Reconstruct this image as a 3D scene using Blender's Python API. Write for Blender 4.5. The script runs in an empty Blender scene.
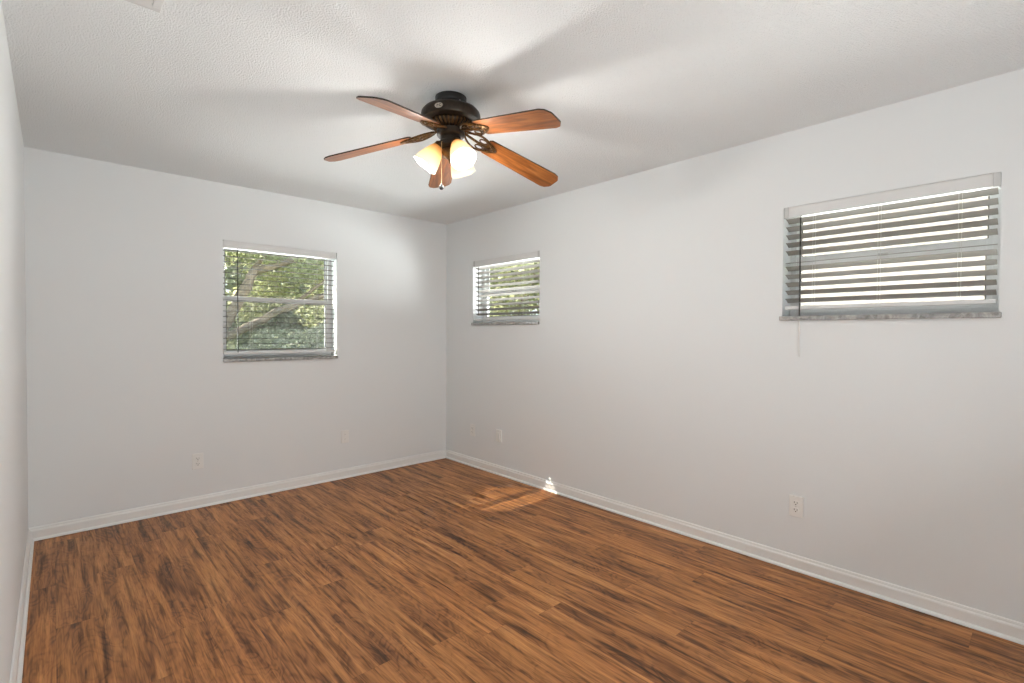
import bpy, bmesh, math, random
import numpy as np
from mathutils import Vector, Matrix

random.seed(7)
rng = np.random.default_rng(11)
scene = bpy.context.scene
COL = scene.collection

# ------------------------------------------------------------------ room size
XL, XR = -0.121, 3.026          # left / right wall faces
YB, YF = 4.290, -1.30           # back / rear wall faces
H = 2.44                        # ceiling height
WT = 0.20                       # wall thickness

# ------------------------------------------------------------------ camera
def make_camera():
    yaw, pitch, roll = 0.745655, -0.016960, 0.004608
    f = Vector((math.sin(yaw) * math.cos(pitch), math.cos(yaw) * math.cos(pitch), math.sin(pitch)))
    rt = Vector((math.cos(yaw), -math.sin(yaw), 0))
    up = rt.cross(f)
    r2 = rt * math.cos(roll) + up * math.sin(roll)
    u2 = up * math.cos(roll) - rt * math.sin(roll)
    m = Matrix(((r2.x, u2.x, -f.x, 0), (r2.y, u2.y, -f.y, 0), (r2.z, u2.z, -f.z, 1.311), (0, 0, 0, 1)))
    cd = bpy.data.cameras.new('camera')
    cd.sensor_width = 36
    cd.lens = 497.26 * 36 / 1024
    cd.clip_start = 0.02
    cam = bpy.data.objects.new('camera', cd)
    cam.matrix_world = m
    COL.objects.link(cam)
    scene.camera = cam
make_camera()

# ------------------------------------------------------------------ light and exposure
vs = scene.view_settings
vs.view_transform = 'Standard'
vs.look = 'None'
vs.exposure = 0.22
vs.gamma = 1.0
vs.use_curve_mapping = False
try:
    scene.cycles.use_denoising = True
    scene.cycles.max_bounces = 10
    scene.cycles.use_adaptive_sampling = False
    scene.cycles.use_light_tree = False
    scene.cycles.diffuse_bounces = 6
    scene.cycles.transparent_max_bounces = 24
    scene.cycles.sample_clamp_indirect = 4.0
    scene.cycles.caustics_reflective = False
    scene.cycles.caustics_refractive = False
except Exception:
    pass

SKY_STRENGTH = 1.7
SUN_STRENGTH = 20.0
FILL_BACK, FILL_SIDE_FAR, FILL_SIDE_NEAR = 330.0, 420.0, 120.0
BULB = 8.5
REAR_FILL = 54.0

world = bpy.data.worlds.new('sky')
scene.world = world
world.use_nodes = True
wn = world.node_tree
wn.nodes.clear()
wo = wn.nodes.new('ShaderNodeOutputWorld')
wb = wn.nodes.new('ShaderNodeBackground')
wtc = wn.nodes.new('ShaderNodeTexCoord')
wsep = wn.nodes.new('ShaderNodeSeparateXYZ')
wr = wn.nodes.new('ShaderNodeValToRGB')
wr.color_ramp.elements[0].position = 0.0
wr.color_ramp.elements[0].color = (0.86, 0.89, 0.92, 1)
wr.color_ramp.elements[1].position = 0.7
wr.color_ramp.elements[1].color = (0.42, 0.58, 0.86, 1)
wn.links.new(wtc.outputs['Generated'], wsep.inputs[0])
wn.links.new(wsep.outputs['Z'], wr.inputs[0])
wn.links.new(wr.outputs[0], wb.inputs['Color'])
wb.inputs['Strength'].default_value = SKY_STRENGTH
wn.links.new(wb.outputs[0], wo.inputs[0])

def add_light(name, kind, loc, energy, color=(1, 1, 1), direction=None, **kw):
    ld = bpy.data.lights.new(name, kind)
    ld.energy = energy
    ld.color = color
    for k, v in kw.items():
        setattr(ld, k, v)
    o = bpy.data.objects.new(name, ld)
    o.location = loc
    if direction is not None:
        o.rotation_euler = Vector(direction).to_track_quat('-Z', 'Y').to_euler()
    COL.objects.link(o)
    return o

add_light('sun', 'SUN', (-6, 12, 9), SUN_STRENGTH, (1.0, 0.94, 0.84), direction=(0.80, -1.0, -1.03), angle=0.003)
# area lights added outside the three windows to boost the daylight
add_light('daylight_fill_back', 'AREA', (1.2, YB + 1.5, 0.75), FILL_BACK, (0.97, 0.985, 1.0), direction=(0.0, -1, 0.45),
          shape='RECTANGLE', size=3.2, size_y=1.7)
add_light('daylight_fill_far', 'AREA', (XR + 1.4, 3.4, 0.75), FILL_SIDE_FAR, (0.98, 0.99, 1.0), direction=(-1, 0.0, 0.45),
          shape='RECTANGLE', size=3.2, size_y=1.7)
add_light('daylight_fill_near', 'AREA', (XR + 1.9, 0.7, 0.9), FILL_SIDE_NEAR, (1.0, 0.99, 0.97), direction=(-1, 0, 0.32),
          shape='RECTANGLE', size=1.8, size_y=1.4)
# unseen fill light added behind the camera to brighten the room
add_light('rear_fill', 'AREA', (0.95, -1.1, 0.45), REAR_FILL, (0.955, 0.985, 0.99), direction=(-0.45, 0.65, 0.75),
          shape='RECTANGLE', size=1.7, size_y=0.7)

# ------------------------------------------------------------------ helpers
def link(o, parent=None):
    COL.objects.link(o)
    if parent is not None:
        o.parent = parent
    return o

def empty(name, loc=(0, 0, 0), rotz=0.0):
    o = bpy.data.objects.new(name, None)
    o.empty_display_size = 0.1
    o.location = loc
    o.rotation_euler = (0, 0, rotz)
    return link(o)

def tag(o, label=None, cat=None, group=None, kind=None):
    if label: o['label'] = label
    if cat: o['category'] = cat
    if group: o['group'] = group
    if kind: o['kind'] = kind
    return o

def mesh_obj(name, bm, mat, parent=None, smooth=False, bevel=0.0, loc=None, segs=2):
    me = bpy.data.meshes.new(name)
    bmesh.ops.recalc_face_normals(bm, faces=bm.faces)
    bm.to_mesh(me)
    bm.free()
    mats = mat if isinstance(mat, (list, tuple)) else [mat]
    for m in mats:
        me.materials.append(m)
    if smooth:
        me.polygons.foreach_set('use_smooth', [True] * len(me.polygons))
    o = bpy.data.objects.new(name, me)
    if loc: o.location = loc
    link(o, parent)
    if bevel > 0:
        b = o.modifiers.new('bevel', 'BEVEL')
        b.width = bevel
        b.segments = segs
        b.limit_method = 'ANGLE'
        b.angle_limit = math.radians(40)
    return o

def box(bm, x0, x1, y0, y1, z0, z1, mi=0):
    vs_ = [bm.verts.new(p) for p in ((x0, y0, z0), (x1, y0, z0), (x1, y1, z0), (x0, y1, z0),
                                     (x0, y0, z1), (x1, y0, z1), (x1, y1, z1), (x0, y1, z1))]
    for idx in ((0, 3, 2, 1), (4, 5, 6, 7), (0, 1, 5, 4), (1, 2, 6, 5), (2, 3, 7, 6), (3, 0, 4, 7)):
        f = bm.faces.new([vs_[i] for i in idx])
        f.material_index = mi
    return bm

def lathe(bm, profile, n=32, M=Matrix.Identity(4), mi=0, a0=0.0, caps=False):
    rings = []
    for (r, z) in profile:
        if r < 1e-6:
            rings.append([bm.verts.new(M @ Vector((0, 0, z)))])
        else:
            rings.append([bm.verts.new(M @ Vector((r * math.cos(a0 + 2 * math.pi * i / n), r * math.sin(a0 + 2 * math.pi * i / n), z))) for i in range(n)])
    for A, B in zip(rings[:-1], rings[1:]):
        for i in range(n):
            j = (i + 1) % n
            if len(A) == 1 and len(B) == 1: continue
            if len(A) == 1: f = bm.faces.new((A[0], B[j], B[i]))
            elif len(B) == 1: f = bm.faces.new((A[i], A[j], B[0]))
            else: f = bm.faces.new((A[i], A[j], B[j], B[i]))
            f.material_index = mi
    if caps:
        for R in (rings[0], rings[-1]):
            if len(R) > 2: bm.faces.new(R)
    return bm

def tube(bm, pts, r, n=8, mi=0, closed=False):
    pts = [Vector(p) for p in pts]
    rad = r if isinstance(r, (list, tuple)) else [r] * len(pts)
    rings = []
    prev = None
    L = len(pts)
    for i, p in enumerate(pts):
        if closed:
            t = pts[(i + 1) % L] - pts[(i - 1) % L]
        else:
            t = pts[min(i + 1, L - 1)] - pts[max(i - 1, 0)]
        t.normalize()
        if prev is None:
            a = Vector((0, 0, 1)) if abs(t.z) < 0.9 else Vector((1, 0, 0))
            u = t.cross(a).normalized()
        else:
            u = (prev - t * prev.dot(t)).normalized()
        prev = u
        v = t.cross(u)
        rings.append([bm.verts.new(p + (u * math.cos(2 * math.pi * k / n) + v * math.sin(2 * math.pi * k / n)) * rad[i]) for k in range(n)])
    seq = list(zip(rings[:-1], rings[1:]))
    if closed: seq.append((rings[-1], rings[0]))
    for A, B in seq:
        for k in range(n):
            j = (k + 1) % n
            f = bm.faces.new((A[k], A[j], B[j], B[k]))
            f.material_index = mi
    if not closed:
        bm.faces.new(rings[0][::-1]); bm.faces.new(rings[-1])
    return bm

def extrude_profile(bm, prof, A, B, inward, mi=0):
    """prof: list of (depth from the wall, height); run from A to B along a wall; inward: unit vector into the room"""
    A, B, inward = Vector(A), Vector(B), Vector(inward)
    ra = [bm.verts.new(A + inward * d + Vector((0, 0, z))) for d, z in prof]
    rb = [bm.verts.new(B + inward * d + Vector((0, 0, z))) for d, z in prof]
    n = len(prof)
    for i in range(n):
        j = (i + 1) % n
        bm.faces.new((ra[i], ra[j], rb[j], rb[i]))
    bm.faces.new(ra[::-1]); bm.faces.new(rb)
    return bm

# ------------------------------------------------------------------ materials
def new_mat(name):
    m = bpy.data.materials.new(name)
    m.use_nodes = True
    nt = m.node_tree
    return m, nt, nt.nodes['Principled BSDF']

def N(nt, t, **kw):
    n = nt.nodes.new(t)
    for k, v in kw.items(): setattr(n, k, v)
    return n

def setin(node, **kw):
    for k, v in kw.items():
        node.inputs[k.replace('_', ' ')].default_value = v

def ramp(nt, src, stops):
    r = N(nt, 'ShaderNodeValToRGB')
    e = r.color_ramp.elements
    while len(e) < len(stops): e.new(0.5)
    for k, (p, c) in enumerate(stops):
        e[k].position = p
        e[k].color = (*c, 1) if len(c) == 3 else c
    nt.links.new(src, r.inputs[0])
    return r.outputs[0]

def math_n(nt, op, a, b=None, c=None):
    n = N(nt, 'ShaderNodeMath', operation=op)
    for i, v in enumerate((a, b, c)):
        if v is None: continue
        if isinstance(v, (int, float)): n.inputs[i].default_value = v
        else: nt.links.new(v, n.inputs[i])
    return n.outputs[0]

def mixc(nt, fac, a, b, mode='MIX'):
    n = N(nt, 'ShaderNodeMix', data_type='RGBA', blend_type=mode)
    for sock, v in ((n.inputs[0], fac), (n.inputs[6], a), (n.inputs[7], b)):
        if isinstance(v, (int, float)): sock.default_value = v
        elif isinstance(v, tuple): sock.default_value = (*v, 1) if len(v) == 3 else v
        else: nt.links.new(v, sock)
    return n.outputs[2]

def noise(nt, vec, scale, detail=2.0, rough=0.5, dist=0.0):
    n = N(nt, 'ShaderNodeTexNoise')
    setin(n, Scale=scale, Detail=detail, Roughness=rough, Distortion=dist)
    if vec is not None: nt.links.new(vec, n.inputs['Vector'])
    return n.outputs['Fac']

def plain(name, color, rough=0.5, metal=0.0, bump=None, var=0.0, vscale=20, spec=0.5):
    m, nt, p = new_mat(name)
    setin(p, Roughness=rough, Metallic=metal)
    p.inputs['Specular IOR Level'].default_value = spec
    tc = N(nt, 'ShaderNodeTexCoord')
    if var > 0:
        f = noise(nt, tc.outputs['Object'], vscale, 3)
        c = ramp(nt, f, [(0.3, tuple(max(0, x * (1 - var)) for x in color)), (0.7, tuple(min(1, x * (1 + var)) for x in color))])
        nt.links.new(c, p.inputs['Base Color'])
    else:
        p.inputs['Base Color'].default_value = (*color, 1)
    if bump:
        sc, st, dist = bump
        f = noise(nt, tc.outputs['Object'], sc, 3)
        b = N(nt, 'ShaderNodeBump')
        setin(b, Strength=st, Distance=dist)
        nt.links.new(f, b.inputs['Height'])
        nt.links.new(b.outputs[0], p.inputs['Normal'])
    return m

def floor_material():
    m, nt, p = new_mat('wood_laminate')
    tc = N(nt, 'ShaderNodeTexCoord')
    sep = N(nt, 'ShaderNodeSeparateXYZ')
    nt.links.new(tc.outputs['Object'], sep.inputs[0])
    X, Y = sep.outputs['X'], sep.outputs['Y']
    PW, PL = 0.165, 1.22
    xr = math_n(nt, 'DIVIDE', X, PW)
    row = math_n(nt, 'FLOOR', xr)
    wnz = N(nt, 'ShaderNodeTexWhiteNoise', noise_dimensions='1D')
    nt.links.new(row, wnz.inputs['W'])
    yo = math_n(nt, 'ADD', math_n(nt, 'DIVIDE', Y, PL), wnz.outputs['Value'])
    colm = math_n(nt, 'FLOOR', yo)
    wn2 = N(nt, 'ShaderNodeTexWhiteNoise', noise_dimensions='2D')
    cmb = N(nt, 'ShaderNodeCombineXYZ')
    nt.links.new(row, cmb.inputs[0]); nt.links.new(colm, cmb.inputs[1])
    nt.links.new(cmb.outputs[0], wn2.inputs['Vector'])
    pid = wn2.outputs['Value']
    def coords(sx, sy):
        c = N(nt, 'ShaderNodeCombineXYZ')
        nt.links.new(math_n(nt, 'MULTIPLY', X, sx), c.inputs[0])
        nt.links.new(math_n(nt, 'MULTIPLY', Y, sy), c.inputs[1])
        nt.links.new(math_n(nt, 'MULTIPLY', pid, 37.0), c.inputs[2])
        return c.outputs[0]
    big = noise(nt, coords(20, 1.5), 1.0, 3, 0.55, 0.8)          # broad light/dark bands along the board
    fig = noise(nt, coords(7, 2.2), 1.0, 2, 0.5, 1.2)             # figure whose contours make cathedrals
    rings = math_n(nt, 'SINE', math_n(nt, 'MULTIPLY', fig, 62.0))
    rings = math_n(nt, 'MULTIPLY_ADD', rings, 0.5, 0.5)
    streak = noise(nt, coords(46, 2.4), 1.0, 4, 0.6, 0.6)
    fine = noise(nt, coords(230, 9.0), 1.0, 2, 0.5, 0.0)
    base = ramp(nt, big, [(0.28, (0.095, 0.033, 0.010)), (0.41, (0.280, 0.110, 0.033)), (0.56, (0.420, 0.174, 0.052)), (0.72, (0.550, 0.255, 0.088))])
    dark = ramp(nt, streak, [(0.35, (0.30, 0.25, 0.22)), (0.46, (0.95, 0.95, 0.95)), (0.70, (1.18, 1.18, 1.18))])
    c1 = mixc(nt, 0.85, base, dark, 'MULTIPLY')
    mask = ramp(nt, big, [(0.36, (0.9, 0.9, 0.9)), (0.58, (0.14, 0.14, 0.14))])
    rc = ramp(nt, rings, [(0.0, (0.52, 0.46, 0.42)), (0.45, (1, 1, 1)), (1.0, (1.10, 1.08, 1.05))])
    c2 = mixc(nt, mask, c1, mixc(nt, 1.0, c1, rc, 'MULTIPLY'))
    fr = ramp(nt, fine, [(0.32, (0.64, 0.62, 0.60)), (0.5, (1, 1, 1)), (0.7, (1.16, 1.16, 1.16))])
    c3 = mixc(nt, 0.8, c2, fr, 'MULTIPLY')
    tone = ramp(nt, pid, [(0.0, (0.93, 0.92, 0.91)), (0.5, (1, 1, 1)), (1.0, (1.07, 1.05, 1.03))])
    c4 = mixc(nt, 1.0, c3, tone, 'MULTIPLY')
    fx = math_n(nt, 'FRACT', xr)
    ex = math_n(nt, 'MULTIPLY', math_n(nt, 'MINIMUM', fx, math_n(nt, 'SUBTRACT', 1.0, fx)), PW)
    fy = math_n(nt, 'FRACT', yo)
    ey = math_n(nt, 'MULTIPLY', math_n(nt, 'MINIMUM', fy, math_n(nt, 'SUBTRACT', 1.0, fy)), PL)
    e = math_n(nt, 'MINIMUM', ex, ey)
    seam = ramp(nt, math_n(nt, 'MULTIPLY', e, 100.0), [(0.05, (0.72, 0.68, 0.65)), (0.14, (1, 1, 1))])
    c5 = mixc(nt, 1.0, c4, seam, 'MULTIPLY')
    nt.links.new(c5, p.inputs['Base Color'])
    rgh = ramp(nt, streak, [(0.3, (0.46, 0.46, 0.46)), (0.7, (0.36, 0.36, 0.36))])
    nt.links.new(rgh, p.inputs['Roughness'])
    p.inputs['Specular IOR Level'].default_value = 0.35
    b = N(nt, 'ShaderNodeBump')
    setin(b, Strength=0.12, Distance=0.002)
    nt.links.new(math_n(nt, 'ADD', math_n(nt, 'MULTIPLY', fine, 0.4), math_n(nt, 'MULTIPLY', streak, 0.6)), b.inputs['Height'])
    nt.links.new(b.outputs[0], p.inputs['Normal'])
    return m

def ceiling_material():
    m, nt, p = new_mat('popcorn_ceiling')
    tc = N(nt, 'ShaderNodeTexCoord')
    a = noise(nt, tc.outputs['Object'], 150, 3, 0.6, 0.3)
    v = N(nt, 'ShaderNodeTexVoronoi')
    setin(v, Scale=170.0)
    nt.links.new(tc.outputs['Object'], v.inputs['Vector'])
    hgt = math_n(nt, 'SUBTRACT', math_n(nt, 'MULTIPLY', a, 1.4), math_n(nt, 'MULTIPLY', v.outputs['Distance'], 0.7))
    b = N(nt, 'ShaderNodeBump')
    setin(b, Strength=1.0, Distance=0.005)
    nt.links.new(hgt, b.inputs['Height'])
    nt.links.new(b.outputs[0], p.inputs['Normal'])
    p.inputs['Base Color'].default_value = (0.865, 0.885, 0.89, 1)
    setin(p, Roughness=0.95)
    p.inputs['Specular IOR Level'].default_value = 0.1
    return m

def blade_material():
    m, nt, p = new_mat('fan_blade_wood')
    tc = N(nt, 'ShaderNodeTexCoord')
    mp = N(nt, 'ShaderNodeMapping')
    mp.inputs['Scale'].default_value = (3.0, 40.0, 8.0)
    nt.links.new(tc.outputs['Object'], mp.inputs['Vector'])
    a = noise(nt, mp.outputs[0], 1.0, 3, 0.6, 1.2)
    mp2 = N(nt, 'ShaderNodeMapping')
    mp2.inputs['Scale'].default_value = (8.0, 240.0, 20.0)
    nt.links.new(tc.outputs['Object'], mp2.inputs['Vector'])
    f = noise(nt, mp2.outputs[0], 1.0, 2, 0.5)
    c = ramp(nt, a, [(0.32, (0.10, 0.030, 0.008)), (0.5, (0.24, 0.078, 0.018)), (0.68, (0.33, 0.125, 0.033))])
    c2 = mixc(nt, 0.7, c, ramp(nt, f, [(0.3, (0.75, 0.73, 0.7)), (0.7, (1.1, 1.1, 1.1))]), 'MULTIPLY')
    nt.links.new(c2, p.inputs['Base Color'])
    setin(p, Roughness=0.30)
    return m

def glass_material():
    m = bpy.data.materials.new('window_glass')
    m.use_nodes = True
    nt = m.node_tree
    nt.nodes.clear()
    o = N(nt, 'ShaderNodeOutputMaterial')
    t = N(nt, 'ShaderNodeBsdfTransparent')
    t.inputs[0].default_value = (0.96, 0.975, 0.965, 1)
    g = N(nt, 'ShaderNodeBsdfGlossy')
    g.inputs['Roughness'].default_value = 0.02
    lw = N(nt, 'ShaderNodeLayerWeight')
    fac = math_n(nt, 'MULTIPLY_ADD', math_n(nt, 'POWER', lw.outputs['Facing'], 5.0), 0.9, 0.03)
    mx = N(nt, 'ShaderNodeMixShader')
    nt.links.new(fac, mx.inputs[0])
    nt.links.new(t.outputs[0], mx.inputs[1]); nt.links.new(g.outputs[0], mx.inputs[2])
    nt.links.new(mx.outputs[0], o.inputs[0])
    return m

def screen_material():
    """fine insect mesh: too fine to see its wires, lets about six tenths of the light by"""
    m = bpy.data.materials.new('insect_screen')
    m.use_nodes = True
    nt = m.node_tree
    nt.nodes.clear()
    o = N(nt, 'ShaderNodeOutputMaterial')
    t = N(nt, 'ShaderNodeBsdfTransparent')
    d = N(nt, 'ShaderNodeBsdfDiffuse')
    d.inputs[0].default_value = (0.36, 0.37, 0.37, 1)
    mx = N(nt, 'ShaderNodeMixShader')
    mx.inputs[0].default_value = 0.15
    nt.links.new(t.outputs[0], mx.inputs[1]); nt.links.new(d.outputs[0], mx.inputs[2])
    nt.links.new(mx.outputs[0], o.inputs[0])
    return m

def shade_material():
    """frosted lamp glass, glowing from the bulb behind it, tinted amber near the neck"""
    m, nt, p = new_mat('frosted_lamp_glass')
    tc = N(nt, 'ShaderNodeTexCoord')
    sep = N(nt, 'ShaderNodeSeparateXYZ')
    nt.links.new(tc.outputs['Object'], sep.inputs[0])
    c = ramp(nt, math_n(nt, 'MULTIPLY', sep.outputs['Z'], 8.0), [(0.05, (0.62, 0.36, 0.12)), (0.50, (0.88, 0.77, 0.55)), (0.85, (0.90, 0.86, 0.76))])
    nt.links.new(c, p.inputs['Base Color'])
    setin(p, Roughness=0.35)
    nt.links.new(c, p.inputs['Emission Color'])
    p.inputs['Emission Strength'].default_value = 0.12
    tr = N(nt, 'ShaderNodeBsdfTranslucent')
    nt.links.new(c, tr.inputs['Color'])
    mx = N(nt, 'ShaderNodeMixShader')
    mx.inputs[0].default_value = 0.5
    out = nt.nodes['Material Output']
    nt.links.new(p.outputs[0], mx.inputs[1]); nt.links.new(tr.outputs[0], mx.inputs[2])
    nt.links.new(mx.outputs[0], out.inputs['Surface'])
    return m

def bulb_material():
    m, nt, p = new_mat('lit_bulb')
    p.inputs['Base Color'].default_value = (1, 0.97, 0.9, 1)
    p.inputs['Emission Color'].default_value = (1.0, 0.93, 0.80, 1)
    p.inputs['Emission Strength'].default_value = 6.0
    return m

def leaf_material(name, ca, cb, cc):
    m, nt, p = new_mat(name)
    oi = N(nt, 'ShaderNodeTexCoord')
    f = noise(nt, oi.outputs['Object'], 9.0, 2)
    c = ramp(nt, f, [(0.35, ca), (0.5, cb), (0.66, cc)])
    nt.links.new(c, p.inputs['Base Color'])
    setin(p, Roughness=0.5)
    tr = N(nt, 'ShaderNodeBsdfTranslucent')
    nt.links.new(c, tr.inputs['Color'])
    mx = N(nt, 'ShaderNodeMixShader')
    mx.inputs[0].default_value = 0.5
    out = nt.nodes['Material Output']
    nt.links.new(p.outputs[0], mx.inputs[1]); nt.links.new(tr.outputs[0], mx.inputs[2])
    nt.links.new(mx.outputs[0], out.inputs['Surface'])
    return m

def stone_material():
    m, nt, p = new_mat('grey_marble')
    tc = N(nt, 'ShaderNodeTexCoord')
    f = noise(nt, tc.outputs['Object'], 26, 5, 0.65, 1.2)
    c = ramp(nt, f, [(0.30, (0.15, 0.147, 0.143)), (0.5, (0.32, 0.315, 0.305)), (0.70, (0.52, 0.515, 0.50))])
    nt.links.new(c, p.inputs['Base Color'])
    setin(p, Roughness=0.25)
    return m

M = {
    'wall': plain('wall_paint', (0.785, 0.803, 0.808), 0.75, bump=(140, 0.10, 0.002), spec=0.25),
    'trim': plain('trim_paint', (0.84, 0.84, 0.825), 0.35),
    'floor': floor_material(),
    'ceiling': ceiling_material(),
    'alu': plain('white_window_aluminium', (0.76, 0.77, 0.775), 0.35),
    'rubber': plain('black_gasket', (0.015, 0.015, 0.015), 0.6),
    'glass': glass_material(),
    'screen': screen_material(),
    'stone': stone_material(),
    'slat': plain('backlit_slat_taupe', (0.33, 0.315, 0.29), 0.85, spec=0.1),  # white slats coloured darker to imitate their backlit look
    'slat_backlit': plain('backlit_slat_brown', (0.10, 0.090, 0.075), 0.8, spec=0.1),  # brown put in for the backlit shade on the back window's slats
    'rail': plain('white_rail', (0.72, 0.72, 0.71), 0.35),
    'cord': plain('white_cord', (0.62, 0.61, 0.58), 0.8),
    'wand_backlit': plain('backlit_wand', (0.035, 0.032, 0.028), 0.25),  # dark colour imitates a wand seen against the bright window
    'wand_white': plain('white_wand_lower', (0.80, 0.80, 0.78), 0.35),
    'clip': plain('grey_clip', (0.58, 0.58, 0.57), 0.25),
    'plate': plain('outlet_plate', (0.83, 0.83, 0.81), 0.35),
    'slot': plain('outlet_slot', (0.02, 0.02, 0.02), 0.6),
    'screw': plain('screw_metal', (0.65, 0.64, 0.6), 0.3, 0.9),
    'bronze': plain('dark_bronze', (0.030, 0.021, 0.014), 0.38, 0.6, var=0.3, vscale=60),
    'black': plain('black_enamel', (0.008, 0.007, 0.006), 0.3),
    'brass': plain('antique_brass', (0.13, 0.070, 0.028), 0.38, 0.8, var=0.45, vscale=90),
    'badge': plain('pewter_badge', (0.55, 0.52, 0.46), 0.3, 0.9),
    'blade': blade_material(),
    'blade_edge': plain('dark_blade_edge', (0.018, 0.010, 0.007), 0.4),
    'shade': shade_material(),
    'bulb': bulb_material(),
    'chain': plain('brass_chain', (0.62, 0.50, 0.28), 0.3, 0.8),
    'vent': plain('vent_enamel', (0.70, 0.70, 0.69), 0.4),
    'dark': plain('duct_shade_black', (0.006, 0.006, 0.006), 0.9),
    'lawn': plain('lawn', (0.10, 0.14, 0.045), 0.9, var=0.5, vscale=3),
    'bark': plain('oak_bark', (0.33, 0.26, 0.19), 0.9, bump=(30, 0.8, 0.02), var=0.35, vscale=9),
    'leaf_bright': leaf_material('sunlit_leaf', (0.30, 0.32, 0.15), (0.54, 0.55, 0.30), (0.80, 0.77, 0.55)),
    'leaf_grey': leaf_material('dusty_leaf', (0.30, 0.32, 0.20), (0.50, 0.52, 0.36), (0.72, 0.72, 0.56)),
    'leaf_dark': leaf_material('hedge_leaf', (0.07, 0.11, 0.04), (0.15, 0.21, 0.07), (0.30, 0.37, 0.13)),
    'stucco': plain('cream_stucco', (0.31, 0.278, 0.25), 0.9, bump=(60, 0.4, 0.006)),
    'soffit': plain('soffit_paint', (0.55, 0.53, 0.50), 0.8),
    'fence': plain('white_fence', (0.78, 0.76, 0.73), 0.6),
    'roof': plain('grey_shingle', (0.16, 0.145, 0.13), 0.9, var=0.3, vscale=14),
}

# ------------------------------------------------------------------ room shell
def struct(name, bm, mat, **kw):
    o = mesh_obj(name, bm, mat, **kw)
    o['kind'] = 'structure'
    return o

bm = bmesh.new(); box(bm, XL - WT, XR + WT, YF - WT, YB + WT, -0.12, 0.0); struct('floor', bm, M['floor'])
bm = bmesh.new(); box(bm, XL - WT, XR + WT, YF - WT, YB + WT, H, H + 0.12); struct('ceiling', bm, M['ceiling'])

# openings: (lo, hi, z0, z1) along the wall
W1 = (0.957, 1.851, 1.078, 2.013)
W2 = (2.937, 3.843, 1.386, 2.010)
W3 = (0.155, 1.030, 1.388, 2.021)

def wall_boxes(bm, lo, hi, holes, put):
    cur = lo
    for (a, b, z0, z1) in sorted(holes):
        put(bm, cur, a, 0.0, H); put(bm, a, b, 0.0, z0); put(bm, a, b, z1, H)
        cur = b
    put(bm, cur, hi, 0.0, H)

bm = bmesh.new(); wall_boxes(bm, XL - WT, XR + WT, [W1], lambda b, a, c, z0, z1: box(b, a, c, YB, YB + WT, z0, z1)); struct('wall_back', bm, M['wall'])
bm = bmesh.new(); wall_boxes(bm, YF, YB, [W2, W3], lambda b, a, c, z0, z1: box(b, XR, XR + WT, a, c, z0, z1)); struct('wall_right', bm, M['wall'])
bm = bmesh.new(); box(bm, XL - WT, XL, YF, YB, 0, H); struct('wall_left', bm, M['wall'])
bm = bmesh.new(); box(bm, XL - WT, XR + WT, YF - WT, YF, 0, H); struct('wall_rear', bm, M['wall'])

BASE = [(0, 0.003), (0.026, 0.003), (0.0255, 0.008), (0.022, 0.014), (0.016, 0.018), (0.0135, 0.0185), (0.0135, 0.062), (0.012, 0.068),
        (0.0085, 0.073), (0.0085, 0.078), (0.0065, 0.084), (0.003, 0.086), (0, 0.086)]
def baseboard(name, A, B, inward):
    bm = bmesh.new(); extrude_profile(bm, BASE, A, B, inward); struct(name, bm, M['trim'])
baseboard('baseboard_back', (XL, YB, 0), (XR, YB, 0), (0, -1, 0))
baseboard('baseboard_right', (XR, YF, 0), (XR, YB - 0.0265, 0), (-1, 0, 0))
baseboard('baseboard_left', (XL, YF, 0), (XL, YB - 0.0265, 0), (1, 0, 0))
baseboard('baseboard_rear', (XL + 0.0265, YF, 0), (XR - 0.0265, YF, 0), (0, 1, 0))

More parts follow.
